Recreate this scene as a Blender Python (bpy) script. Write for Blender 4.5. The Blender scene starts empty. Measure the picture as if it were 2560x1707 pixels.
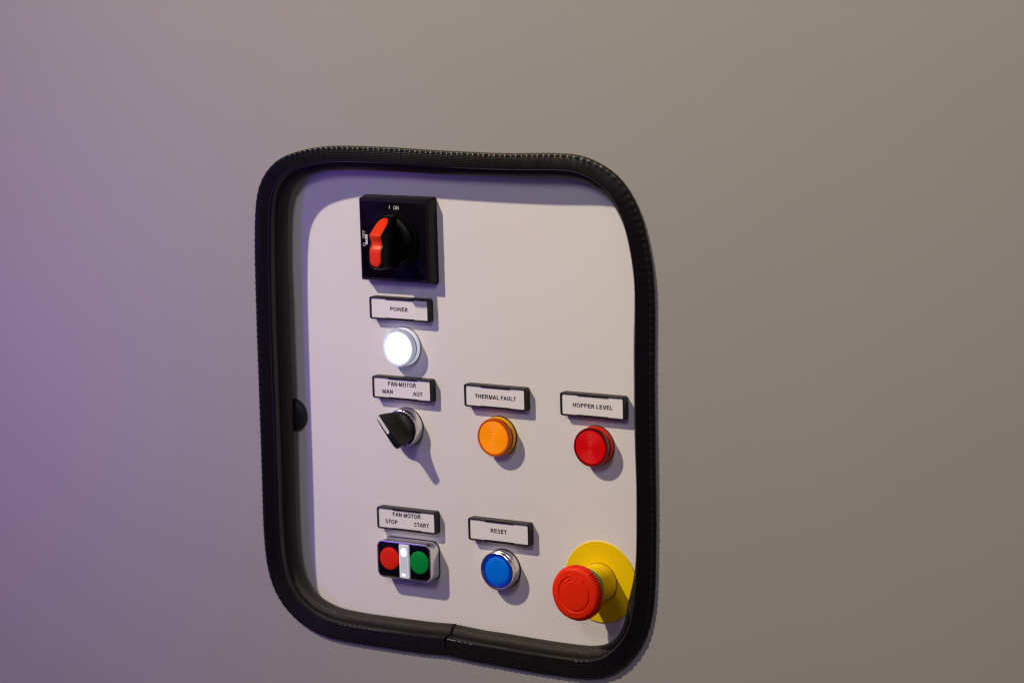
import bpy, bmesh, math, random
from mathutils import Vector, Matrix
random.seed(7)
SC = bpy.context.scene
COL = SC.collection
PI = math.pi
# ---------------------------------------------------------------------------
# millimetre frame of the panel: x right, y up, z out of the panel toward the
# viewer.  World: X = x, Z = y, Y = -z, in metres.
def W(x, y, z):
    return Vector((x * .001, -z * .001, y * .001))

# ------------------------------------------------------------------ camera
cam_d = bpy.data.cameras.new('camera')
cam = bpy.data.objects.new('camera', cam_d)
COL.objects.link(cam)
cx = Vector((0.843752, -0.027451, -0.536031))
cy = Vector((-0.061483, 0.987174, -0.147334))
cz = Vector((0.533201, 0.15727, 0.831242))
def wd(v): return Vector((v.x, -v.z, v.y))
m = Matrix.Identity(4)
for k, v in enumerate((cx, cy, cz)):
    v = wd(v)
    for r in range(3): m[r][k] = v[r]
m.translation = W(1087.739741, 391.358682, 1690.87314)
cam.matrix_world = m
cam_d.sensor_width = 36.0
cam_d.lens = 98.82
cam_d.clip_start = .05
cam_d.clip_end = 50
cam_d.dof.use_dof = True
cam_d.dof.focus_distance = 2.05
cam_d.dof.aperture_fstop = 5.0
cam_d.dof.aperture_blades = 7
SC.camera = cam

# ------------------------------------------------------------------ world + lamps
world = bpy.data.worlds.new('World')
SC.world = world
world.use_nodes = True
bg = world.node_tree.nodes['Background']
bg.inputs[0].default_value = (.56, .29, 1.0, 1)
bg.inputs[1].default_value = .042

def lamp(name, kind, loc, aim, power, col, radius, size=None, blend=1.0):
    d = bpy.data.lights.new(name, kind)
    d.energy = power
    d.color = col
    d.shadow_soft_size = radius
    if kind == 'SPOT':
        d.spot_size = math.radians(size)
        d.spot_blend = blend
    o = bpy.data.objects.new(name, d)
    COL.objects.link(o)
    o.location = W(*loc)
    o.rotation_euler = (W(*aim) - W(*loc)).to_track_quat('-Z', 'Y').to_euler()
    return o
def area_lamp(name, loc, aim, sx, sy, power, col, spread=180):
    d = bpy.data.lights.new(name, 'AREA')
    d.shape = 'RECTANGLE'
    d.size, d.size_y = sx * .001, sy * .001
    d.energy = power
    d.color = col
    d.spread = math.radians(spread)
    o = bpy.data.objects.new(name, d)
    COL.objects.link(o)
    o.location = W(*loc)
    o.rotation_euler = (W(*aim) - W(*loc)).to_track_quat('-Z', 'Y').to_euler()
lamp('key_spotlight', 'SPOT', (-1040, 1680, 1380), (560, 20, 20), 87, (1.0, .89, .43), .034, 50)
lamp('key_floodlight', 'SPOT', (-1040, 1680, 1380), (160, -80, 20), 105, (1.0, .81, .73), .034, 120)
area_lamp('overhead_panel_lamp', (150, 1050, 1650), (40, 0, 20), 420, 420, 4.7, (.97, .89, 1.0))
area_lamp('side_panel_lamp', (900, 500, 1000), (0, 20, 20), 500, 500, .27, (.95, 1.0, .45), 100)
area_lamp('blue_violet_bar_lamp', (-348, 60, 360), (-500, 40, 20), 60, 400, .45, (.27, .13, 1.0))
lamp('violet_spotlight', 'SPOT', (-820, -40, 560), (-690, -30, 20), 1.6, (.60, .0, 1.0), .05, 84)  # added fill that boosts the violet at the wall's left edge

SC.view_settings.view_transform = 'Standard'
SC.view_settings.look = 'None'
SC.view_settings.exposure = 0
SC.view_settings.gamma = 1
SC.cycles.use_denoising = True
SC.cycles.filter_width = 1.2
SC.cycles.sample_clamp_indirect = 3.0
SC.cycles.max_bounces = 10
SC.cycles.glossy_bounces = 5
SC.cycles.transmission_bounces = 8

# ------------------------------------------------------------------ materials
def mat(name, col, rough=.5, metal=0., coat=0., spec=.5, trans=0., ior=1.46, emit=None, estr=0.,
        bump=None, tint=None, sss=0., rvar=0.):
    mt = bpy.data.materials.new(name)
    mt.use_nodes = True
    nt = mt.node_tree
    b = nt.nodes['Principled BSDF']
    b.inputs['Base Color'].default_value = (*col, 1)
    b.inputs['Roughness'].default_value = rough
    b.inputs['Metallic'].default_value = metal
    b.inputs['Coat Weight'].default_value = coat
    b.inputs['Coat Roughness'].default_value = .08
    b.inputs['Specular IOR Level'].default_value = spec
    b.inputs['Transmission Weight'].default_value = trans
    b.inputs['IOR'].default_value = ior
    if sss:
        b.inputs['Subsurface Weight'].default_value = sss
        b.inputs['Subsurface Scale'].default_value = .003
        b.inputs['Subsurface Radius'].default_value = (1, .6, .3)
    if emit:
        b.inputs['Emission Color'].default_value = (*emit, 1)
        b.inputs['Emission Strength'].default_value = estr
    tc = nt.nodes.new('ShaderNodeTexCoord')
    if bump:
        scale, strength, detail = bump
        n = nt.nodes.new('ShaderNodeTexNoise')
        n.inputs['Scale'].default_value = scale
        n.inputs['Detail'].default_value = detail
        n.inputs['Roughness'].default_value = .6
        bp = nt.nodes.new('ShaderNodeBump')
        bp.inputs['Strength'].default_value = strength
        bp.inputs['Distance'].default_value = .0006
        nt.links.new(tc.outputs['Object'], n.inputs['Vector'])
        nt.links.new(n.outputs['Fac'], bp.inputs['Height'])
        nt.links.new(bp.outputs['Normal'], b.inputs['Normal'])
    if tint:  # (scale, amount): slight uneven colour
        n2 = nt.nodes.new('ShaderNodeTexNoise')
        n2.inputs['Scale'].default_value = tint[0]
        n2.inputs['Detail'].default_value = 4
        mx = nt.nodes.new('ShaderNodeMix')
        mx.data_type = 'RGBA'
        mx.inputs['A'].default_value = (*[c * (1 - tint[1]) for c in col], 1)
        mx.inputs['B'].default_value = (*[min(1, c * (1 + tint[1])) for c in col], 1)
        nt.links.new(tc.outputs['Object'], n2.inputs['Vector'])
        nt.links.new(n2.outputs['Fac'], mx.inputs['Factor'])
        nt.links.new(mx.outputs['Result'], b.inputs['Base Color'])
    if rvar:
        n3 = nt.nodes.new('ShaderNodeTexNoise')
        n3.inputs['Scale'].default_value = 180
        n3.inputs['Detail'].default_value = 6
        mr = nt.nodes.new('ShaderNodeMapRange')
        mr.inputs['To Min'].default_value = max(0, rough - rvar)
        mr.inputs['To Max'].default_value = rough + rvar
        nt.links.new(tc.outputs['Object'], n3.inputs['Vector'])
        nt.links.new(n3.outputs['Fac'], mr.inputs['Value'])
        nt.links.new(mr.outputs['Result'], b.inputs['Roughness'])
    return mt
M = {}
M['wall'] = mat('grey_wall_paint', (.385, .381, .388), .5, bump=(700, .10, 3), tint=(6, .025))
M['panel'] = mat('white_panel_paint', (.86, .845, .88), .38, bump=(650, .17, 2), tint=(12, .012))
M['rubber'] = mat('ribbed_black_rubber', (.008, .0075, .0075), .30, spec=.34, bump=(1500, .08, 3), rvar=.08)
M['sponge'] = mat('sponge_black_rubber', (.023, .0203, .0172), .42, spec=.3, bump=(1100, .9, 4), rvar=.12, tint=(300, .3))
M['plastic'] = mat('black_plastic', (.006, .006, .006), .36, spec=.35, bump=(900, .08, 2), rvar=.06)
M['frame'] = mat('textured_black_frame_plastic', (.011, .0105, .010), .42, spec=.45, bump=(1800, .22, 2))
M['navy'] = mat('glossy_dark_navy_plate', (.0025, .0018, .005), .3, spec=.12, rvar=.05)
M['knob'] = mat('glossy_black_knob', (.003, .003, .003), .33, spec=.2)
M['red_insert'] = mat('orange_red_plastic', (.88, .040, .006), .36, spec=.3)
M['card'] = mat('white_label_card', (.92, .905, .95), .45, coat=.15, bump=(200, .03, 2))
M['ink'] = mat('black_print_ink', (.004, .004, .007), .6, spec=.2)
M['navy_ink'] = mat('dark_blue_print_ink', (.014, .008, .055), .6, spec=.2)  # on FAULT the blue paints in a reflection; HOPPER LEVEL is navy print
M['clear_glow'] = mat('glowing_clear_plastic', (.80, .82, .95), .08, trans=.3, coat=.5, emit=(.88, .92, 1.0), estr=.38)  # emission stands in for lamp light spilling through the flange
M['clear_rim'] = mat('clear_rim_plastic', (.60, .62, .78), .06, trans=.45, coat=.6, emit=(.85, .9, 1.0), estr=.20)  # emission stands in for lamp light carried by the clear rim
M['print'] = mat('white_print_ink', (.75, .75, .78), .5)
M['chrome'] = mat('chrome_metal', (.76, .75, .74), .23, metal=1., rvar=.06)
M['selector'] = mat('satin_black_selector', (.009, .009, .009), .42, spec=.4, bump=(1200, .1, 2), rvar=.06)
M['white_plastic'] = mat('white_plastic_marker', (.82, .82, .84), .4)
M['amber'] = mat('amber_lens', (1.0, .31, .001), .38, spec=.3, coat=.1, emit=(1.0, .28, 0), estr=.28)  # faint emission put into the material to lift the lens
M['amber_body'] = mat('amber_clear_body', (.80, .14, .002), .12, trans=.2, spec=.5, coat=.5)
M['amber_dark'] = mat('brown_lens_groove', (.11, .045, .006), .3, coat=.3)  # brown puts the shade within the translucent groove band into its colour
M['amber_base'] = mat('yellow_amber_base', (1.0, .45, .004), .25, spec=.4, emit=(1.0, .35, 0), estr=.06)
M['redlens'] = mat('red_lens', (.68, .002, .002), .38, spec=.3, coat=.1, emit=(1.0, .0, 0), estr=.12)  # weak emission added so the red lens looks brighter
M['red_body'] = mat('red_clear_body', (.26, .003, .004), .12, trans=.2, spec=.5, coat=.5)
M['red_dark'] = mat('dark_red_lens_groove', (.05, .010, .006), .3, coat=.3)
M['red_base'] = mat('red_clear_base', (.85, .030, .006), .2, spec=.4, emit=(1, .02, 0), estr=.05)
M['clear'] = mat('clear_plastic', (.80, .82, .95), .08, trans=.35, coat=.5, emit=(.9, .93, 1.0), estr=.17)
M['clear_grey'] = mat('smoky_groove', (.22, .23, .34), .2, coat=.4)
M['lit'] = mat('lit_white_lens', (.9, .9, .95), .3, emit=(.93, .95, 1.0), estr=2.4)
M['gasket'] = mat('black_gasket', (.01, .01, .01), .6)
M['btn_red'] = mat('red_button_plastic', (.86, .022, .006), .45, spec=.25, bump=(900, .05, 2))
M['btn_green'] = mat('green_button_plastic', (.001, .30, .050), .45, spec=.22, bump=(900, .05, 2))
M['btn_blue'] = mat('blue_button_plastic', (.000, .20, 1.0), .42, spec=.2)
M['blue_ring'] = mat('blue_ring_plastic', (.001, .065, .80), .38, spec=.2)
M['lens_white'] = mat('clear_led_lens', (.78, .79, .86), .12, trans=.25, coat=.5, emit=(.8, .85, 1), estr=.30, bump=(900, .3, 1))
M['led'] = mat('lit_led', (.9, .9, .95), .3, emit=(.9, .93, 1), estr=1.0)  # small glowing patches set on the clear strip
M['lens_dark'] = mat('grey_lens_facets', (.46, .46, .54), .25, coat=.4)
M['yellow'] = mat('yellow_plastic', (1.0, .70, .001), .45, spec=.22, bump=(900, .05, 2), tint=(60, .03))
M['green_ring'] = mat('green_plastic', (.02, .36, .10), .4)
M['mushroom'] = mat('red_mushroom_plastic', (.95, .026, .002), .5, spec=.18, bump=(1400, .07, 2), rvar=.05)
M['bumper'] = mat('dark_rubber_bumper', (.018, .019, .0185), .5, bump=(900, .1, 2))

# ------------------------------------------------------------------ helpers
def link(name, bm, m, parent=None, smooth=True, angle=35, loc=(0, 0, 0)):
    bmesh.ops.recalc_face_normals(bm, faces=bm.faces)
    me = bpy.data.meshes.new(name)
    bm.to_mesh(me)
    bm.free()
    return link_mesh(name, me, m, parent, smooth, angle, loc)
def link_mesh(name, me, m, parent=None, smooth=True, angle=35, loc=(0, 0, 0)):
    if smooth and len(me.polygons):
        me.polygons.foreach_set('use_smooth', [True] * len(me.polygons))
        me.set_sharp_from_angle(angle=math.radians(angle))
    if m is not None:
        me.materials.clear()
        me.materials.append(m)
    o = bpy.data.objects.new(name, me)
    COL.objects.link(o)
    if parent: o.parent = parent
    o.location = W(*loc)
    return o
def thing(name, label, cat, loc, group=None):
    o = bpy.data.objects.new(name, None)
    o.empty_display_size = .01
    COL.objects.link(o)
    o.location = W(*loc)
    tag(o, label, cat, group)
    return o
def tag(o, label, cat, group=None):
    o['label'] = label
    o['category'] = cat
    if group: o['group'] = group

def loft(rings, bm=None, cap0=False, cap1=False, closed=True):
    bm = bm or bmesh.new()
    rows = [[bm.verts.new(W(*p)) for p in r] for r in rings]
    n = len(rows[0])
    for a, b in zip(rows[:-1], rows[1:]):
        for i in range(n if closed else n - 1):
            j = (i + 1) % n
            bm.faces.new((a[i], a[j], b[j], b[i]))
    if cap0: bm.faces.new(rows[0][::-1])
    if cap1: bm.faces.new(rows[-1])
    return bm
def circ(r, z, n=72, cx=0., cy=0., f=None):
    return [(cx + (r if not f else r * f(2 * PI * i / n)) * math.cos(2 * PI * i / n),
             cy + (r if not f else r * f(2 * PI * i / n)) * math.sin(2 * PI * i / n), z) for i in range(n)]
def lathe(prof, n=72, bm=None, cap0=True, cap1=True, cx=0., cy=0.):
    """prof: (r, z) from the base upward; a last r of 0 closes as a tip."""
    rings = [circ(max(r, 1e-3), z, n, cx, cy) for r, z in prof]
    return loft(rings, bm, cap0, cap1)
def rrect(w, h, r, z, k=6, cx=0., cy=0.):
    out = []
    for sx, sy, a0 in ((1, 1, 0), (-1, 1, 90), (-1, -1, 180), (1, -1, 270)):
        for i in range(k + 1):
            a = math.radians(a0 + 90 * i / k)
            out.append((cx + sx * (w / 2 - r) + r * math.cos(a), cy + sy * (h / 2 - r) + r * math.sin(a), z))
    return out
def box(bm, x0, x1, y0, y1, z0, z1):
    return loft([[(x0, y0, z), (x1, y0, z), (x1, y1, z), (x0, y1, z)] for z in (z0, z1)], bm, True, True)

# Sans capitals as stroke polygons: cap height 1, stem .2, metrics of a bold grotesque.
def _bar(x0, y0, x1, y1): return [(x0, y0), (x1, y0), (x1, y1), (x0, y1)]
def _slant(xb, xt, t, y0=0., y1=1.): return [(xb, y0), (xb + t, y0), (xt + t, y1), (xt, y1)]
def _arc(cx_, cy_, rx, ry, a0, a1, tx, ty, n=14):
    out = []
    for k in range(n):
        q = []
        for a in (a0 + (a1 - a0) * k / n, a0 + (a1 - a0) * (k + 1) / n):
            q.append((math.cos(math.radians(a)), math.sin(math.radians(a))))
        (c0, s0), (c1, s1) = q
        out.append([(cx_ + rx * c0, cy_ + ry * s0), (cx_ + rx * c1, cy_ + ry * s1),
                    (cx_ + (rx - tx) * c1, cy_ + (ry - ty) * s1), (cx_ + (rx - tx) * c0, cy_ + (ry - ty) * s0)])
    return out
def glyph(ch, t):
    h = t * .86                       # horizontal strokes a little thinner
    if ch == ' ': return .34, []
    if ch == 'I': return .39, [_bar(.195 - t / 2, 0, .195 + t / 2, 1)]
    if ch == 'L': return .85, [_bar(.1, 0, .1 + t, 1), _bar(.1 + t, 0, .80, h)]
    if ch == 'T': return .85, [_bar(.425 - t / 2, 0, .425 + t / 2, 1 - h), _bar(.03, 1 - h, .82, 1)]
    if ch == 'H': return 1.01, [_bar(.1, 0, .1 + t, 1), _bar(.91 - t, 0, .91, 1), _bar(.1 + t, .5 - h / 2 + .03, .91 - t, .5 + h / 2 + .03)]
    if ch in 'EF':
        g = [_bar(.1, 0, .1 + t, 1), _bar(.1 + t, 1 - h, .85 if ch == 'E' else .8, 1), _bar(.1 + t, .46, .80 if ch == 'E' else .73, .46 + h)]
        if ch == 'E': g.append(_bar(.1 + t, 0, .87, h))
        return (.93 if ch == 'E' else .86), g
    if ch == 'N': return 1.01, [_bar(.1, 0, .1 + t, 1), _bar(.91 - t, 0, .91, 1), [(.1 + t, 1), (.1 + t, 1 - t * 1.55), (.91 - t, 0), (.91 - t, t * 1.55)]]
    if ch == 'M':
        return 1.16, [_bar(.1, 0, .1 + t, 1), _bar(1.06 - t, 0, 1.06, 1), [(.1 + t, 1), (.1 + t, .62), (.58 - t * .42, 0), (.58, 0), (.58, .30)],
                      [(1.06 - t, 1), (.58, .30), (.58, 0), (.58 + t * .42, 0), (1.06 - t, .62)]]
    if ch == 'V': return .93, [[(.0, 1), (.465 - t * .5, 0), (.465, 0), (.465, .30), (t * 1.1, 1)], [(.93, 1), (.93 - t * 1.1, 1), (.465, .30), (.465, 0), (.465 + t * .5, 0)]]
    if ch == 'W':
        a = t * .74
        return 1.32, [[(.01, 1), (.29 - a * .45, 0), (.29 + a * .5, 0), (.01 + a * 1.1, 1)], [(.29 - a * .1, .28), (.29 + a * .5, 0), (.66, .72), (.66, 1), (.66 - a * .5, 1)],
                      [(1.03 + a * .1, .28), (.66 + a * .5, 1), (.66, 1), (.66, .72), (1.03 - a * .5, 0)], [(1.31, 1), (1.31 - a * 1.1, 1), (1.03 - a * .5, 0), (1.03 + a * .45, 0)]]
    if ch == 'A':
        return 1.01, [[(.0, 0), (t * 1.08, 0), (.505, .76), (.505, 1), (.505 - t * .55, 1)], [(1.01, 0), (.505 + t * .55, 1), (.505, 1), (.505, .76), (1.01 - t * 1.08, 0)],
                      [(.30, .22), (.71, .22), (.71 - .36 * h, .22 + h), (.30 + .36 * h, .22 + h)]]
    if ch == 'O': return 1.09, _arc(.545, .5, .49, .515, 0, 360, t, h * .95, 36)
    if ch == 'U': return 1.01, [_bar(.1, .38, .1 + t, 1), _bar(.91 - t, .38, .91, 1)] + _arc(.505, .38, .405, .395, 180, 360, t, h, 18)
    if ch in 'PR':
        my = .42 if ch == 'P' else .45
        cy_, ry = (1 + my) / 2, (1 - my) / 2
        x = .56
        g = [_bar(.1, 0, .1 + t, 1), _bar(.1 + t, 1 - h, x, 1), _bar(.1 + t, my, x, my + h)] + _arc(x, cy_, .30, ry, -90, 90, t, h, 14)
        if ch == 'P': return .93, g
        g.append([(.46, my), (.46 + t * 1.0, my), (.98, 0), (.98 - t * 1.2, 0)])
        return 1.01, g
    if ch == 'S':
        return .93, _arc(.465, .735, .37, .28, 15, 270, t * .95, h, 20) + _arc(.465, .275 + .012, .39, .30, 90, -165, t * .95, h, 20)
def text_mesh(txt, width, cap, stem=.228):
    """Flat lettering, centred; width / cap height in mm."""
    polys, x = [], 0.
    for ch in txt:
        adv, g = glyph(ch, stem)
        polys += [[(px + x, py) for px, py in q] for q in g]
        x += adv
    xs = [p[0] for q in polys for p in q]
    x0, x1 = min(xs), max(xs)
    bm = bmesh.new()
    for k, q in enumerate(polys):         # strokes lie microns apart so that no two faces share a plane
        z = .004 * (k % 7)
        vs = [bm.verts.new(W(((px - (x0 + x1) / 2) / (x1 - x0)) * width, (py - .5) * cap, z)) for px, py in q]
        f = bm.faces.new(vs)
        f.normal_update()
        if f.normal.y > 0: f.normal_flip()
    bmesh.ops.triangulate(bm, faces=bm.faces)
    me = bpy.data.meshes.new('lettering')
    bm.to_mesh(me)
    bm.free()
    return me

# ------------------------------------------------------------------ trim path
LIP = [(-45.9,-149.2),(-36.0,-149.8),(-18.1,-150.9),(-2.1,-151.2),(18.9,-151.9),(41.0,-152.2),(62.7,-152.1),(73.6,-151.3),(84.3,-148.9),
 (93.4,-143.9),(100.2,-137.4),(104.6,-131.9),(107.8,-127.0),(110.4,-121.2),(112.3,-115.7),(113.7,-109.5),(115.1,-102.4),(116.6,-84.8),
 (117.9,-55.9),(118.8,-15.1),(118.9,31.5),(119.4,69.4),(120.3,97.8),(120.5,114.1),(120.1,126.7),(118.6,139.1),(116.1,152.2),(113.4,162.6),
 (110.3,170.6),(106.6,177.7),(101.9,184.2),(95.7,189.7),(88.6,193.7),(81.3,196.7),(74.0,198.6),(66.0,199.5),(52.4,199.6),(30.1,198.9),
 (9.4,198.7),(-12.3,198.8),(-34.6,199.0),(-56.9,199.5),(-79.5,200.1),(-100.8,200.5),(-118.8,200.5),(-127.4,200.3),(-139.8,199.4),
 (-151.5,197.7),(-163.9,194.8),(-172.9,191.5),(-179.2,187.6),(-184.1,182.8),(-187.5,177.8),(-189.9,172.1),(-191.6,164.4),(-193.0,152.4),
 (-194.1,133.9),(-194.8,112.7),(-195.4,79.2),(-195.8,33.3),(-196.2,-12.9),(-196.8,-53.3),(-197.1,-78.3),(-196.5,-96.4),(-194.9,-110.5),
 (-191.0,-123.1),(-184.0,-133.3),(-175.0,-140.4),(-165.3,-145.0),(-156.1,-147.7),(-145.7,-149.3),(-126.8,-150.1),(-108.0,-150.3),
 (-89.4,-150.4),(-72.8,-150.3),(-58.8,-149.8),(-46.3,-149.1)]
def resample(pts, step):
    """Catmull-Rom through the open polyline, then even spacing."""
    dense = []
    n = len(pts)
    for i in range(n - 1):
        p0, p1, p2, p3 = pts[max(i - 1, 0)], pts[i], pts[i + 1], pts[min(i + 2, n - 1)]
        for k in range(24):
            t = k / 24
            q = []
            for a in (0, 1):
                q.append(.5 * (2 * p1[a] + (p2[a] - p0[a]) * t + (2 * p0[a] - 5 * p1[a] + 4 * p2[a] - p3[a]) * t * t
                               + (3 * p1[a] - p0[a] - 3 * p2[a] + p3[a]) * t ** 3))
            dense.append(q)
    dense.append(list(pts[-1]))
    # light smoothing, ends kept
    for _ in range(60):
        d2 = [list(p) for p in dense]
        for i in range(1, len(dense) - 1):
            for a in (0, 1):
                d2[i][a] = .25 * dense[i - 1][a] + .5 * dense[i][a] + .25 * dense[i + 1][a]
        dense = d2
    out, acc = [tuple(dense[0])], 0.
    for a, b in zip(dense[:-1], dense[1:]):
        d = math.hypot(b[0] - a[0], b[1] - a[1])
        while acc + d >= step:
            t = (step - acc) / d
            a = (a[0] + (b[0] - a[0]) * t, a[1] + (b[1] - a[1]) * t)
            out.append((a[0], a[1]))
            d = math.hypot(b[0] - a[0], b[1] - a[1])
            acc = 0.
        acc += d
    return out
PATH = resample(LIP, .75)
NP = len(PATH)
NRM = []
for i in range(NP):
    a, b = PATH[max(0, i - 4)], PATH[min(NP - 1, i + 4)]
    tx, ty = b[0] - a[0], b[1] - a[1]
    l = math.hypot(tx, ty)
    NRM.append((-ty / l, tx / l))        # inward: the path runs counter-clockwise
WALL_Z, SHEET = 21.3, 2.0

# ------------------------------------------------------------------ wall sheet with its opening
def build_wall():
    idx = list(range(0, NP, 6))
    hole = [(PATH[i][0] - 3.2 * NRM[i][0], PATH[i][1] - 3.2 * NRM[i][1]) for i in idx]
    n = len(hole)
    c = (-38., 24.)
    X0, X1, Y0, Y1 = -1500, 1300, -900, 1000
    outer = []
    for p in hole:                        # radial projection onto the sheet's rectangle
        dx, dy = p[0] - c[0], p[1] - c[1]
        t = min(((X1 if dx > 0 else X0) - c[0]) / dx if abs(dx) > 1e-6 else 1e9,
                ((Y1 if dy > 0 else Y0) - c[1]) / dy if abs(dy) > 1e-6 else 1e9)
        outer.append((c[0] + dx * t, c[1] + dy * t))
    for corner in ((X0, Y0), (X1, Y0), (X1, Y1), (X0, Y1)):
        k = min(range(n), key=lambda i: math.hypot(outer[i][0] - corner[0], outer[i][1] - corner[1]))
        outer[k] = corner
    zf, zb = WALL_Z, WALL_Z - SHEET
    rings = [[(x, y, zb) for x, y in outer], [(x, y, zb) for x, y in hole], [(x, y, zf) for x, y in hole]]
    for t in (.12, .35):
        rings.append([(h[0] + (o[0] - h[0]) * t, h[1] + (o[1] - h[1]) * t, zf) for h, o in zip(hole, outer)])
    rings.append([(x, y, zf) for x, y in outer])
    rings.append(rings[0])
    bm = loft(rings)
    bmesh.ops.remove_doubles(bm, verts=bm.verts, dist=1e-6)
    o = link('wall', bm, M['wall'], angle=30)
    o['kind'] = 'structure'
    o['label'] = 'plain grey painted sheet wall with a rounded opening'
build_wall()

# ------------------------------------------------------------------ white control panel behind the opening
def build_panel():
    bm = loft([rrect(440, 420, 8, -3), rrect(440, 420, 8, -.6), rrect(439, 419, 7.5, 0)], None, True, True)
    o = link('control_panel', bm, M['panel'], loc=(-38, 24, 0))
    tag(o, 'flat white panel set back behind the rubber edged opening', 'panel')
build_panel()

# ------------------------------------------------------------------ rubber edge trim
def build_trim():
    root = thing('edge_trim', 'black ribbed rubber trim running round the rounded opening, butt joint at the bottom', 'trim', (-46, -149.5, WALL_Z))
    bx, by, bz = -46, -149.5, WALL_Z
    prof = [(-1.2, 14.5, 0, 0), (-.3, 15.1, 0, 0), (.1, 16.2, 0, 0), (.3, 18.5, 0, 0), (.3, 21, 0, 0), (.25, 23.0, 0, 0),
            (.15, 23.9, .1, 0), (-.15, 24.7, .2, 0), (-.6, 25.25, .3, 0), (-1.2, 25.5, .35, 0)]
    n0, n1, ribs = -1.7, -11.3, 7
    for k in range(ribs):
        for f, dz in ((0., .0), (.2, -.44), (.45, -.5), (.66, -.04), (.84, .05)):
            u = (k + f) / ribs
            nn = n0 + (n1 - n0) * u
            base = 25.5 - .55 * u ** 2.2
            prof.append((nn, base + dz, .16 + .3 * u ** 2, 0))
    prof += [(-11.5, 24.9, .75, .1), (-12.1, 25.0, .9, .25), (-12.8, 24.75, 1., .4), (-13.3, 24.0, .8, .5), (-13.45, 22.8, .4, .5), (-13.4, 21.42, .1, .45),
             (-13.0, 21.36, 0, .2), (-3.0, 21.36, 0, 0), (-3.0, 19.2, 0, 0), (-12.5, 19.2, 0, 0), (-12.5, 14.6, 0, 0)]
    rng = random.Random(3)
    ph = [rng.uniform(0, 6.28) for _ in range(6)]
    rings = []
    for i in range(NP):
        x, y = PATH[i]
        nx, ny = NRM[i]
        s = i * .75
        wv = math.sin(2 * PI * s / 4.55) + .25 * math.sin(2 * PI * s / 9.1 + 1)
        slow = .30 * math.sin(s / 23 + ph[0]) + .22 * math.sin(s / 57 + ph[1]) + .12 * math.sin(s / 9.3 + ph[2])
        e = min(s, (NP - 1) * .75 - s)
        end = math.exp(-e / 3.5)
        fw = 1 + .13 * abs(nx) + .035 * nx - .14 * max(0., -ny)
        ring = []
        for nn, z, wz, wn in prof:
            if nn < -1.3: nn = -1.3 + (nn + 1.3) * fw
            dz = .20 * wz * wv + slow * (.4 if z > 20 else 0) * max(0, min(1, -nn / 13))
            dn = -.13 * wn * wv + slow * .45 * max(0., min(1., (-nn - 9) / 4))
            if z > 21 and end > .02: dz += .35 * end * (1 if i < NP / 2 else .4)
            ring.append((x + nx * (nn + dn) - bx, y + ny * (nn + dn) - by, max(z + dz, 21.33) - bz if z > 21.2 else z - bz))
        rings.append(ring)
    # small gap at the joint
    o = link('channel', loft(rings[1:-1], None, True, True), M['rubber'], root, angle=28)
    nb = 40
    rings = []
    for i in range(0, NP, 2):
        x, y = PATH[i]
        nx, ny = NRM[i]
        s = i * .75
        L = (NP - 1) * .75
        tx, ty = ny, -nx
        r = 6.5 + .22 * math.sin(s / 31 + ph[3]) + .12 * math.sin(s / 13 + ph[4])
        off = .5 + .3 * math.sin(s / 47 + ph[5]) - 2.1 * max(0., nx)
        off += 4.2 * math.exp(-((x - 113) ** 2 + (y + 112) ** 2) / 500) + 2.2 * math.exp(-((x - 95) ** 2 + (y - 190) ** 2) / 700)
        ring = []
        for k in range(nb):
            a = 2 * PI * k / nb
            nn, z = off + r * math.cos(a), 11 + r * math.sin(a)
            cut = 0.
            w = max(0, math.cos(a) + .55) * .8          # wedge gap at the joint
            if s < 10: cut = w * (1 - s / 10)
            if L - s < 10: cut = -w * (1 - (L - s) / 10) * .7
            ring.append((x + nx * nn + tx * cut - bx, y + ny * nn + ty * cut - by, z - bz))
        rings.append(ring)
    link('bulb_seal', loft(rings, None, True, True), M['sponge'], root, angle=50)
build_trim()

# ------------------------------------------------------------------ round bumper half hidden under the left trim
t = thing('rubber_bumper', 'round black rubber bumper half hidden under the left side of the trim', 'bumper', (-196.6, 2.4, 0))
link('dome', lathe([(12.7, .02), (12.8, 1.5), (12.5, 3.0), (11.5, 4.4), (9.5, 5.2), (6, 5.7), (.0, 5.9)], 64), M['bumper'], t)

# ------------------------------------------------------------------ label plates
def frame_mesh():
    w, h, T = 53.1, 17.04, 6.5
    bm = loft([rrect(w, h, 2.0, 0.02), rrect(w, h, 2.0, T - .7), rrect(w - .25, h - .25, 1.9, T - .25), rrect(w - .8, h - .8, 1.7, T),
               rrect(w - 2.0, h - 1.9, 1.2, T), rrect(w - 2.3, h - 2.2, 1.0, T - .35), rrect(w - 2.6, h - 2.4, .8, 5.1), ], None, True, True)
    # holding tabs along the middle of the long sides
    for s in (1, -1):
        y0, y1 = sorted((s * (h / 2 - 1.65), s * (h / 2 - .55)))
        box(bm, -12.2, 13.2, y0, y1, 5.55, T - .12)
    return bm
FRAME = None
def card_mesh():
    return loft([rrect(50.3, 14.4, .5, 5.12), rrect(50.3, 14.4, .5, 5.5)], None, True, True)
CARD = None
PX = (-118.0, -35.9, 46.4)
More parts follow.
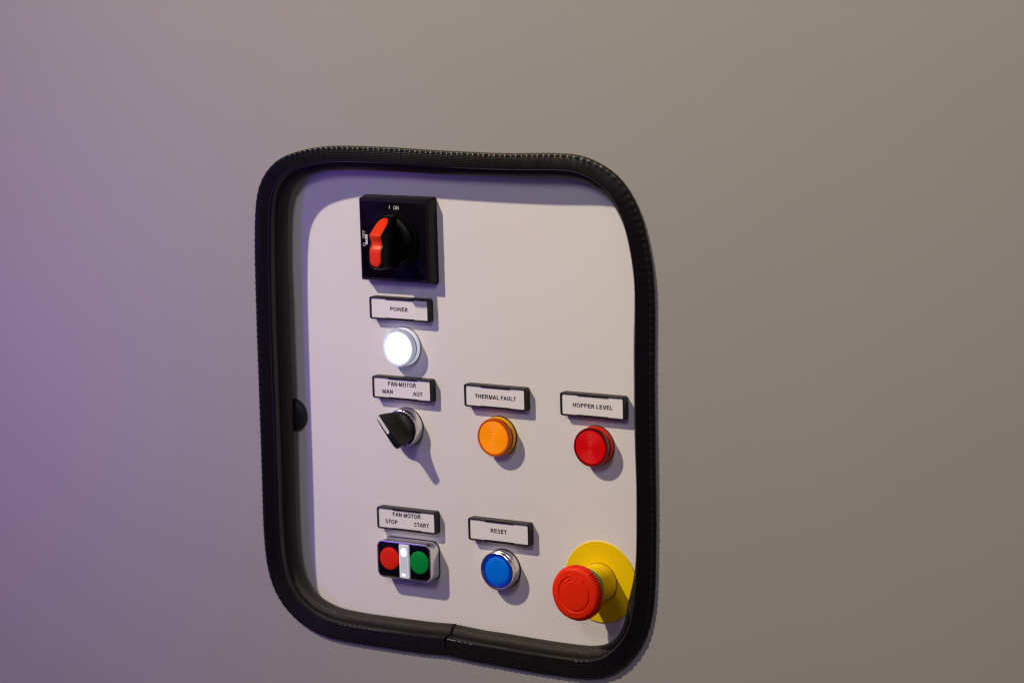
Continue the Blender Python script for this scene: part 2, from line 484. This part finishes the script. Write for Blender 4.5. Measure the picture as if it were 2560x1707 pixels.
def plate(col, ytop, lines, label):
    """lines: (text, x centre offset from the plate's left edge, y centre below its top, width)"""
    global FRAME, CARD
    x0 = PX[col]
    cx_, cy_ = x0 + 53.1 / 2, ytop - 17.04 / 2
    t = thing('label_plate', label, 'label plate', (cx_, cy_, 0), 'black framed label plates on the white panel')
    f = link('frame', frame_mesh(), M['frame'], t, angle=25) if FRAME is None else link_mesh('frame', FRAME, None, t, False)
    FRAME = f.data
    c = link('card', card_mesh(), M['card'], t) if CARD is None else link_mesh('card', CARD, None, t, False)
    CARD = c.data
    for txt, xa, xb, yt, yb in lines:
        me = text_mesh(txt, xb - xa, yt - yb)
        o = link_mesh('lettering', me, M['navy_ink' if txt in ('FAULT', 'HOPPER LEVEL') else 'ink'], t, False, loc=((xa + xb) / 2 - cx_ + .33, (yt + yb) / 2 - cy_ + .1, 5.56))
        o['label'] = ('dark blue' if txt in ('FAULT', 'HOPPER LEVEL') else 'black') + ' printed ' + txt.lower()
plate(0, 99.0, [('POWER', -99.9, -84.0, 91.75, 88.8)], 'black framed label plate reading POWER, under the rotary switch')
plate(0, 39.3, [('FAN MOTOR', -104.2, -78.9, 35.4, 32.3), ('MAN', -109.6, -100.3, 29.35, 26.3), ('AUT', -82.1, -73.5, 29.2, 26.2)],
      'black framed label plate reading FAN MOTOR MAN AUT, above the selector knob')
plate(1, 38.9, [('THERMAL', -27.1, -6.0, 31.75, 28.7), ('FAULT', -5.0 + .3, 8.4, 31.75, 28.7)], 'black framed label plate reading THERMAL FAULT, above the amber light')
plate(2, 38.6, [('HOPPER LEVEL', 56.5, 89.5, 31.35, 28.3)], 'black framed label plate reading HOPPER LEVEL, above the red light')
plate(0, -60.3, [('FAN MOTOR', -104.1, -78.7, -63.8, -66.9), ('STOP', -111.1, -100.0, -69.8, -72.9), ('START', -85.1, -71.5, -69.95, -73.0)],
      'black framed label plate reading FAN MOTOR STOP START, above the double button')
plate(1, -61.0, [('RESET', -16.8, -2.8, -67.75, -70.85)], 'black framed label plate reading RESET, above the blue button')

# ------------------------------------------------------------------ rotary main switch
def build_switch():
    sx, sy = -91.0, 142.2
    t = thing('rotary_switch', 'square black rotary main switch with orange red handle turned to ON', 'switch', (sx, sy, 0))
    a = 59.9
    bm = loft([rrect(a + 4.4, a + 4.4, 2.2, .02), rrect(a + 4.3, a + 4.3, 2.2, 1.4), rrect(a + 1.0, a + 1.0, 1.0, 9.5), rrect(a, a, .8, 10.2),
               rrect(a - 2.0, a - 2.0, .5, 10.3), rrect(a - 2.3, a - 2.3, .4, 9.9), rrect(a - 3.2, a - 3.2, .4, 9.9)], None, True, True)
    box(bm, a / 2 + .1, a / 2 + .9, -4, 0, 6, 9.4)
    link('housing', bm, M['plastic'], t, angle=25)
    link('face_plate', loft([rrect(a - 3.2, a - 3.2, .5, 9.6), rrect(a - 3.2, a - 3.2, .5, 10.1), rrect(a - 3.6, a - 3.6, .4, 10.25)], None, True, True), M['navy'], t)
    # round hub with a shallow stepped rim, then the standing grip
    link('hub', lathe([(21.8, 10.2), (21.8, 11.4), (21.3, 12.0), (20.6, 12.0), (20.2, 11.6), (19.8, 11.6), (19.3, 12.4), (18.6, 14.2), (17.0, 15.6),
                       (12, 16.2), (0, 16.4)], 96), M['knob'], t)
    # grip profile along y: (y, z of its crest)
    crest = [(19.9, 12.2), (19.2, 16.0), (18.0, 19.2), (15.5, 22.6), (12.0, 26.8), (9.0, 30.4), (7.3, 32.6), (6.2, 33.5), (4.6, 33.3), (2.6, 32.2),
             (0.4, 31.7), (-1.6, 32.2), (-3.0, 33.3), (-4.4, 33.9), (-7, 34.1), (-12, 34.2), (-15.4, 34.1), (-17.6, 33.2), (-18.9, 31.0), (-19.4, 27), (-19.6, 12)]
    def ring(y, z, hw, zb):
        r = min(1.5, (z - zb) * .3 + .05)
        pts = [(-hw - .9, y, zb)]
        for k in range(5):
            an = PI - k * PI / 8
            pts.append((-hw + r + r * math.cos(an), y, z - r + r * math.sin(an)))
        for k in range(5):
            an = PI / 2 - k * PI / 8
            pts.append((hw - r + r * math.cos(an), y, z - r + r * math.sin(an)))
        pts.append((hw + .9, y, zb))
        return pts
    rings = []
    for y, z in crest:
        hw = 6.6
        if y > 15: hw = max(2.6, 6.6 * math.sqrt(max(.05, 1 - ((y - 15) / 5.4) ** 2)))
        if y < -14: hw = max(3.0, 6.6 * math.sqrt(max(.08, 1 - ((-14 - y) / 6.4) ** 2)))
        rings.append(ring(y, z, hw, 11.5))
    link('grip', loft(rings, None, True, True, closed=True), M['knob'], t, angle=40)
    # orange insert lying in the crest
    ins = []
    ys = [17.6, 17.2, 16.5, 15.5, 14.2, 12.0, 9.0, 7.3, 6.2, 4.6, 2.6, .4, -1.6, -3.0, -4.4, -7, -10, -12.6, -14.4, -15.6, -16.4, -16.8]
    def zc(y):
        for (ya, za), (yb, zb) in zip(crest[:-1], crest[1:]):
            if yb <= y <= ya: return za + (zb - za) * (ya - y) / (ya - yb)
    for y in ys:
        hw = 4.9
        if y > 12.6: hw = 4.9 * math.sqrt(max(.02, 1 - ((y - 12.6) / 5.1) ** 2))
        if y < -12: hw = 4.9 * math.sqrt(max(.02, 1 - ((-12 - y) / 4.9) ** 2))
        if abs(y - .4) < 4.5: hw -= .35 * math.cos((y - .4) / 4.5 * PI / 2)
        z = zc(y) + .55
        ins.append([(-hw, y, z - 1.6), (-hw, y, z - .35), (-hw * .9, y, z - .08), (-hw * .45, y, z), (hw * .45, y, z), (hw * .9, y, z - .08), (hw, y, z - .35), (hw, y, z - 1.6)])
    link('grip_insert', loft(ins, None, True, True), M['red_insert'], t, angle=40)
    link('locking_stud', lathe([(1.0, 26), (1.0, 27.2), (.6, 27.6), (0, 27.7)], 20, cx=8.3, cy=9), M['knob'], t)
    for txt, xa, xb, yt, yb in (('I', -94.15, -93.65, 167.9, 165.3), ('ON', -90.5, -85.7, 167.7, 165.0)):
        link_mesh('lettering', text_mesh(txt, xb - xa, yt - yb, .15), M['print'], t, False, loc=((xa + xb) / 2 - sx, (yt + yb) / 2 - sy, 10.32))
    for txt, yb, yt, xa, xb in (('OFF', 142.6, 148.6, -118.9, -116.4), ('O', 136.9, 139.4, -118.9, -116.4)):
        o = link_mesh('lettering', text_mesh(txt, yt - yb, xb - xa, .15), M['print'], t, False, loc=((xa + xb) / 2 - sx, (yt + yb) / 2 - sy, 10.32))
        o.rotation_euler = (0, -PI / 2, 0)
    bm = box(bmesh.new(), -.85, .85, -3.7, 3.7, 0, .35)
    link('position_mark', bm, M['white_plastic'], t, False, loc=(-115.3 - sx, 142.0 - sy, 10.2))
    link('mark_hole', lathe([(.42, 0), (.42, .06), (0, .07)], 16), M['gasket'], t, loc=(-115.3 - sx, 142.0 - sy, 10.55))
build_switch()

# ------------------------------------------------------------------ pilot lights
def pilot(name, label, x, y, lens, body, dark, base, rings=9, lit=False):
    t = thing(name, label, 'indicator light', (x, y, 0), 'round indicator lights')
    link('gasket', lathe([(14.6, .02), (14.6, .9), (14.2, 1.0), (0, 1.0)], 72), M['gasket'] if not lit else M['clear_grey'], t)
    link('base_flange', lathe([(14.2, 1.0), (14.35, 1.4), (14.35, 3.4), (14.0, 3.9), (13.4, 4.0), (0, 4.0)], 96), base, t)
    link('groove', lathe([(13.35, 4.0), (13.35, 6.1), (0, 6.1)], 96), dark, t)
    prof = [(13.5, 6.1), (14.0, 6.3), (14.1, 6.9), (14.1, 8.7), (13.8, 9.35), (13.2, 9.6), (12.6, 9.5), (12.35, 8.95), (0, 8.9)]
    link('lens_ring', lathe(prof, 96), body, t)
    if lit:
        prof = [(11.7, 8.92), (11.7, 9.3), (11.0, 9.7), (9, 10.0), (5, 10.2), (0, 10.25)]
    else:
        prof = [(12.2, 8.92), (12.2, 9.25)]
        R = 11.9
        for k in range(rings):
            r0, r1 = R * (1 - k / rings), R * (1 - (k + 1) / rings)
            prof += [(r0, 9.3), (r0 - (r0 - r1) * .5, 9.55)]
    if not lit: prof.append((0, 9.35))
    link('lens', lathe(prof, 96), lens, t, angle=35)
    return t
pilot('power_light', 'lit white round indicator light under the POWER plate', -91.2, 62.0, M['lit'], M['clear_rim'], M['clear_grey'], M['clear_glow'], lit=True)
pilot('fault_light', 'amber orange round indicator light under the THERMAL FAULT plate', -9.25, 1.2, M['amber'], M['amber_body'], M['amber_dark'], M['amber_base'])
pilot('level_light', 'red round indicator light under the HOPPER LEVEL plate', 72.85, .7, M['redlens'], M['red_body'], M['red_dark'], M['red_base'])

# ------------------------------------------------------------------ selector knob
def build_selector():
    x, y = -91.4, 1.3
    t = thing('selector_knob', 'black selector knob in a chrome ring pointing up left to MAN', 'knob', (x, y, 0))
    link('gasket', lathe([(14.6, .02), (14.6, .8), (0, .8)], 72), M['gasket'], t)
    teeth = lambda a: 1 + .011 * (1 if math.sin(a * 64) > 0 else -1)
    n = 256
    rings = [circ(14.3, .8, n), circ(14.3, 7.6, n), circ(14.1, 8.1, n), circ(14.05, 8.3, n, f=teeth), circ(13.9, 9.3, n, f=teeth), circ(13.6, 9.6, n),
             circ(13.0, 9.7, n), circ(12.7, 9.2, n), circ(12.6, 8.0, n)]
    link('bezel_ring', loft(rings, None, True, True), M['chrome'], t, angle=30)
    # knob: round foot lofted up into a standing fin
    ang = math.radians(128.6)             # fin direction, pointing up-left
    dx, dy = math.cos(ang), math.sin(ang)
    def tr(u, v, z): return (u * dx - v * dy, u * dy + v * dx, z)     # u toward the tip, v to its left
    N = 64
    def slot(half_f, half_b, wf, wb, z, lean=0.):
        out = []
        for k in range(N):
            a = 2 * PI * k / N
            c, s = math.cos(a), math.sin(a)
            p = 5.0
            q = (abs(c) ** p + abs(s) ** p) ** (-1 / p)
            u = c * q * (half_f if c > 0 else half_b)
            w = wb + (wf - wb) * (u + half_b) / (half_f + half_b)
            out.append(tr(u + lean, s * q * w, z))
        return out
    def foot(r, z):
        return [tr(r * math.cos(2 * PI * k / N), r * math.sin(2 * PI * k / N), z) for k in range(N)]
    def mix(A, B, f, z):
        return [(a[0] + (b[0] - a[0]) * f, a[1] + (b[1] - a[1]) * f, z) for a, b in zip(A, B)]
    F = foot(12.3, 0)
    S = slot(14.8, 14.0, 3.1, 3.7, 0, .3)
    rings = [foot(12.4, 8.2), foot(12.4, 10.2), foot(12.0, 10.9), mix(F, S, .28, 11.6), mix(F, S, .52, 13.0), mix(F, S, .72, 15.4), mix(F, S, .86, 18.5),
             mix(F, S, .95, 21.5), mix(F, S, 1.0, 23.8), slot(14.6, 13.8, 2.9, 3.5, 24.5, .3), slot(14.0, 13.2, 2.4, 3.0, 24.8, .3)]
    link('knob_body', loft(rings, None, True, True), M['selector'], t, angle=32)
    bm = bmesh.new()
    pts = []
    for k in range(9):
        a = PI / 2 + PI * k / 8
        pts.append((.6 + 1.35 * math.cos(a), .3 + 1.35 * math.sin(a)))
    pts = [(14.6, 1.65)] + pts + [(14.6, -1.05)]
    loft([[tr(u, v, z) for u, v in pts] for z in (24.3, 24.95)], bm, True, True)
    link('pointer_line', bm, M['white_plastic'], t, False)
build_selector()

# ------------------------------------------------------------------ double push button
def build_double():
    x, y = -90.7, -98.7
    t = thing('double_push_button', 'chrome framed double push button with red and green buttons and clear centre strip', 'push button', (x, y, 0))
    w, h, Z = 48.7, 28.9, 12.2
    link('gasket', loft([rrect(w + .8, h + .8, 6, .02), rrect(w + .8, h + .8, 6, .8)], None, True, True), M['gasket'], t)
    link('chrome_body', loft([rrect(w + .2, h + .2, 6, .8), rrect(w, h, 5.8, Z - 1.6), rrect(w - .3, h - .3, 5.6, Z - .6), rrect(w - 1.0, h - 1.0, 5.2, Z - .05),
                              rrect(w - 2.4, h - 2.4, 4.6, Z), rrect(w - 3.0, h - 3.0, 4.3, Z - .5), rrect(w - 3.1, h - 3.1, 4.2, Z - 1.5)], None, True, True, ),
         M['chrome'], t, angle=40)
    link('face', loft([rrect(w - 3.2, h - 3.2, 4.2, Z - 1.55), rrect(w - 3.2, h - 3.2, 4.2, Z - .55), rrect(w - 3.5, h - 3.5, 4.0, Z - .45)], None, True, True), M['navy'], t)
    for px, py, mm, lb in ((-12.5, .75, M['btn_red'], 'red stop button'), (14.4, .3, M['btn_green'], 'green start button')):
        o = link('button', lathe([(8.6, Z - .5), (8.6, Z + .3), (8.3, Z + .75), (7.6, Z + .95), (5, Z + 1.15), (0, Z + 1.2)], 64), mm, t, loc=(px, py, 0))
        o['label'] = lb
    sx = .95
    ls = link('lens_strip', loft([rrect(8.7, h - 3.4, .6, Z - .5, cx=sx), rrect(8.7, h - 3.4, .6, Z + .7, cx=sx), rrect(8.0, h - 3.8, .6, Z + 1.1, cx=sx)], None, True, True), M['lens_white'], t)
    # small moulded facets showing in the clear strip
    bm = bmesh.new()
    rng = random.Random(5)
    for r in range(9):
        for c in range(4):
            fx, fy = sx - 2.2 + c * 1.45 + rng.uniform(-.1, .1), 3.2 - r * 1.45
            loft([circ(.42, Z + 1.08, 6, fx, fy), circ(.30, Z + 1.32, 6, fx, fy)], bm, False, True)
    o = link('lens_facets', bm, M['lens_dark'], t, False)
    o['kind'] = 'stuff'
    link('led', loft([rrect(5.2, 6.8, 2.5, Z + 1.02, cx=sx, cy=7.0), rrect(4.4, 6.0, 2.1, Z + 1.2, cx=sx, cy=7.0)], None, False, True), M['led'], t)
    link('led', loft([rrect(3.6, 2.2, 1., Z + 1.02, cx=sx - .6, cy=-10.2), rrect(3.2, 1.8, .8, Z + 1.2, cx=sx - .6, cy=-10.2)], None, False, True), M['led'], t)
build_double()

# ------------------------------------------------------------------ blue reset button
def build_reset():
    x, y = -9.25, -98.1
    t = thing('reset_button', 'blue round push button in a chrome ring under the RESET plate', 'push button', (x, y, 0))
    link('gasket', lathe([(14.7, .02), (14.7, .8), (0, .8)], 72), M['gasket'], t)
    link('bezel_ring', lathe([(14.3, .8), (14.3, 7.2), (14.05, 7.35), (14.05, 7.8), (14.3, 8.0), (14.3, 9.2), (14.0, 10.0), (13.4, 10.4), (12.9, 10.3),
                              (12.5, 9.8), (12.2, 9.2), (12.0, 8.2)], 96, cap1=True), M['chrome'], t, angle=30)
    link('button_rim', lathe([(11.9, 8.2), (11.9, 9.5), (11.6, 9.9), (11.0, 9.9), (10.5, 9.3), (0, 9.2)], 96), M['blue_ring'], t)
    link('button_cap', lathe([(10.4, 9.25), (10.35, 9.5), (10.0, 9.75), (8, 9.95), (5, 10.1), (0, 10.15)], 96), M['btn_blue'], t)
build_reset()

# ------------------------------------------------------------------ emergency stop
def build_estop():
    x, y = 73.47, -99.2
    t = thing('emergency_stop', 'red mushroom emergency stop button on a round yellow disc', 'emergency stop', (x, y, 0))
    link('backing_disc', lathe([(30, .02), (30, .85), (29.7, 1.05), (0, 1.05)], 128), M['yellow'], t, angle=25)
    link('collar', lathe([(14.0, 1.05), (14.0, 7.8), (13.7, 8.0), (13.7, 8.25), (13.9, 8.5), (13.8, 14), (13.5, 20.6), (13.0, 21.0), (0, 21)], 96), M['yellow'], t, angle=25)
    link('collar_seam', lathe([(14.25, 1.06), (14.25, 1.5), (13.9, 1.6)], 96, cap1=True), M['amber_dark'], t)
    link('green_ring', lathe([(13.2, 21.0), (15.2, 21.3), (15.2, 25.0), (13.2, 25.3), (0, 25.3)], 96), M['green_ring'], t)
    # mushroom head with knurled groups on its rim and an engraved turn arrow
    n = 360
    def knurl(a):
        d = math.degrees(a) % 360
        for c in (95, 40, 345, 300, 255, 200, 150):
            q = (d - c + 180) % 360 - 180
            if abs(q) < 11: return .5 - .5 * math.cos(2 * PI * q / 5.5)
        return 0.
    rings = [circ(12.5, 25.0, n), circ(13.5, 28.2, n)]
    for r, z, k in ((17.8, 28.9, .2), (19.4, 29.6, .8), (20.1, 30.8, 1.), (20.2, 32.6, 1.), (19.9, 34.4, .9), (19.3, 35.6, .45), (18.4, 36.4, .1), (17.3, 36.95, 0)):
        rings.append(circ(r, z, n, f=lambda a, k=k: 1 - .045 * k * knurl(a)))
    def sd(px, py, ax, ay, bx_, by_):
        vx, vy = bx_ - ax, by_ - ay
        t_ = max(0, min(1, ((px - ax) * vx + (py - ay) * vy) / (vx * vx + vy * vy)))
        return math.hypot(px - ax - vx * t_, py - ay - vy * t_)
    R = 12.6
    a_tip, a_end = math.radians(101), math.radians(50)
    tip = (R * math.cos(a_tip) + 1.4, R * math.sin(a_tip) + .1)
    barbs = [(tip, (tip[0] - 3.3, tip[1] + 3.0)), (tip, (tip[0] - 3.0, tip[1] - 3.4))]
    def groove(px, py):
        r = math.hypot(px, py)
        a = math.atan2(py, px) % (2 * PI)
        d = 9.
        if not (a_end < a < a_tip): d = abs(r - R)
        for (A, B) in barbs: d = min(d, sd(px, py, *A, *B))
        return -.8 * math.exp(-(d / .46) ** 2)
    rr = 17.2
    while rr > .3:
        z = 38.3 - 1.3 * (rr / 17.2) ** 2.6
        rings.append([(px, py, z + groove(px, py)) for px, py, _ in circ(rr, 0, n)])
        rr -= .22
    link('mushroom_head', loft(rings, None, True, True), M['mushroom'], t, angle=60, loc=(0, -.8, 0))
build_estop()
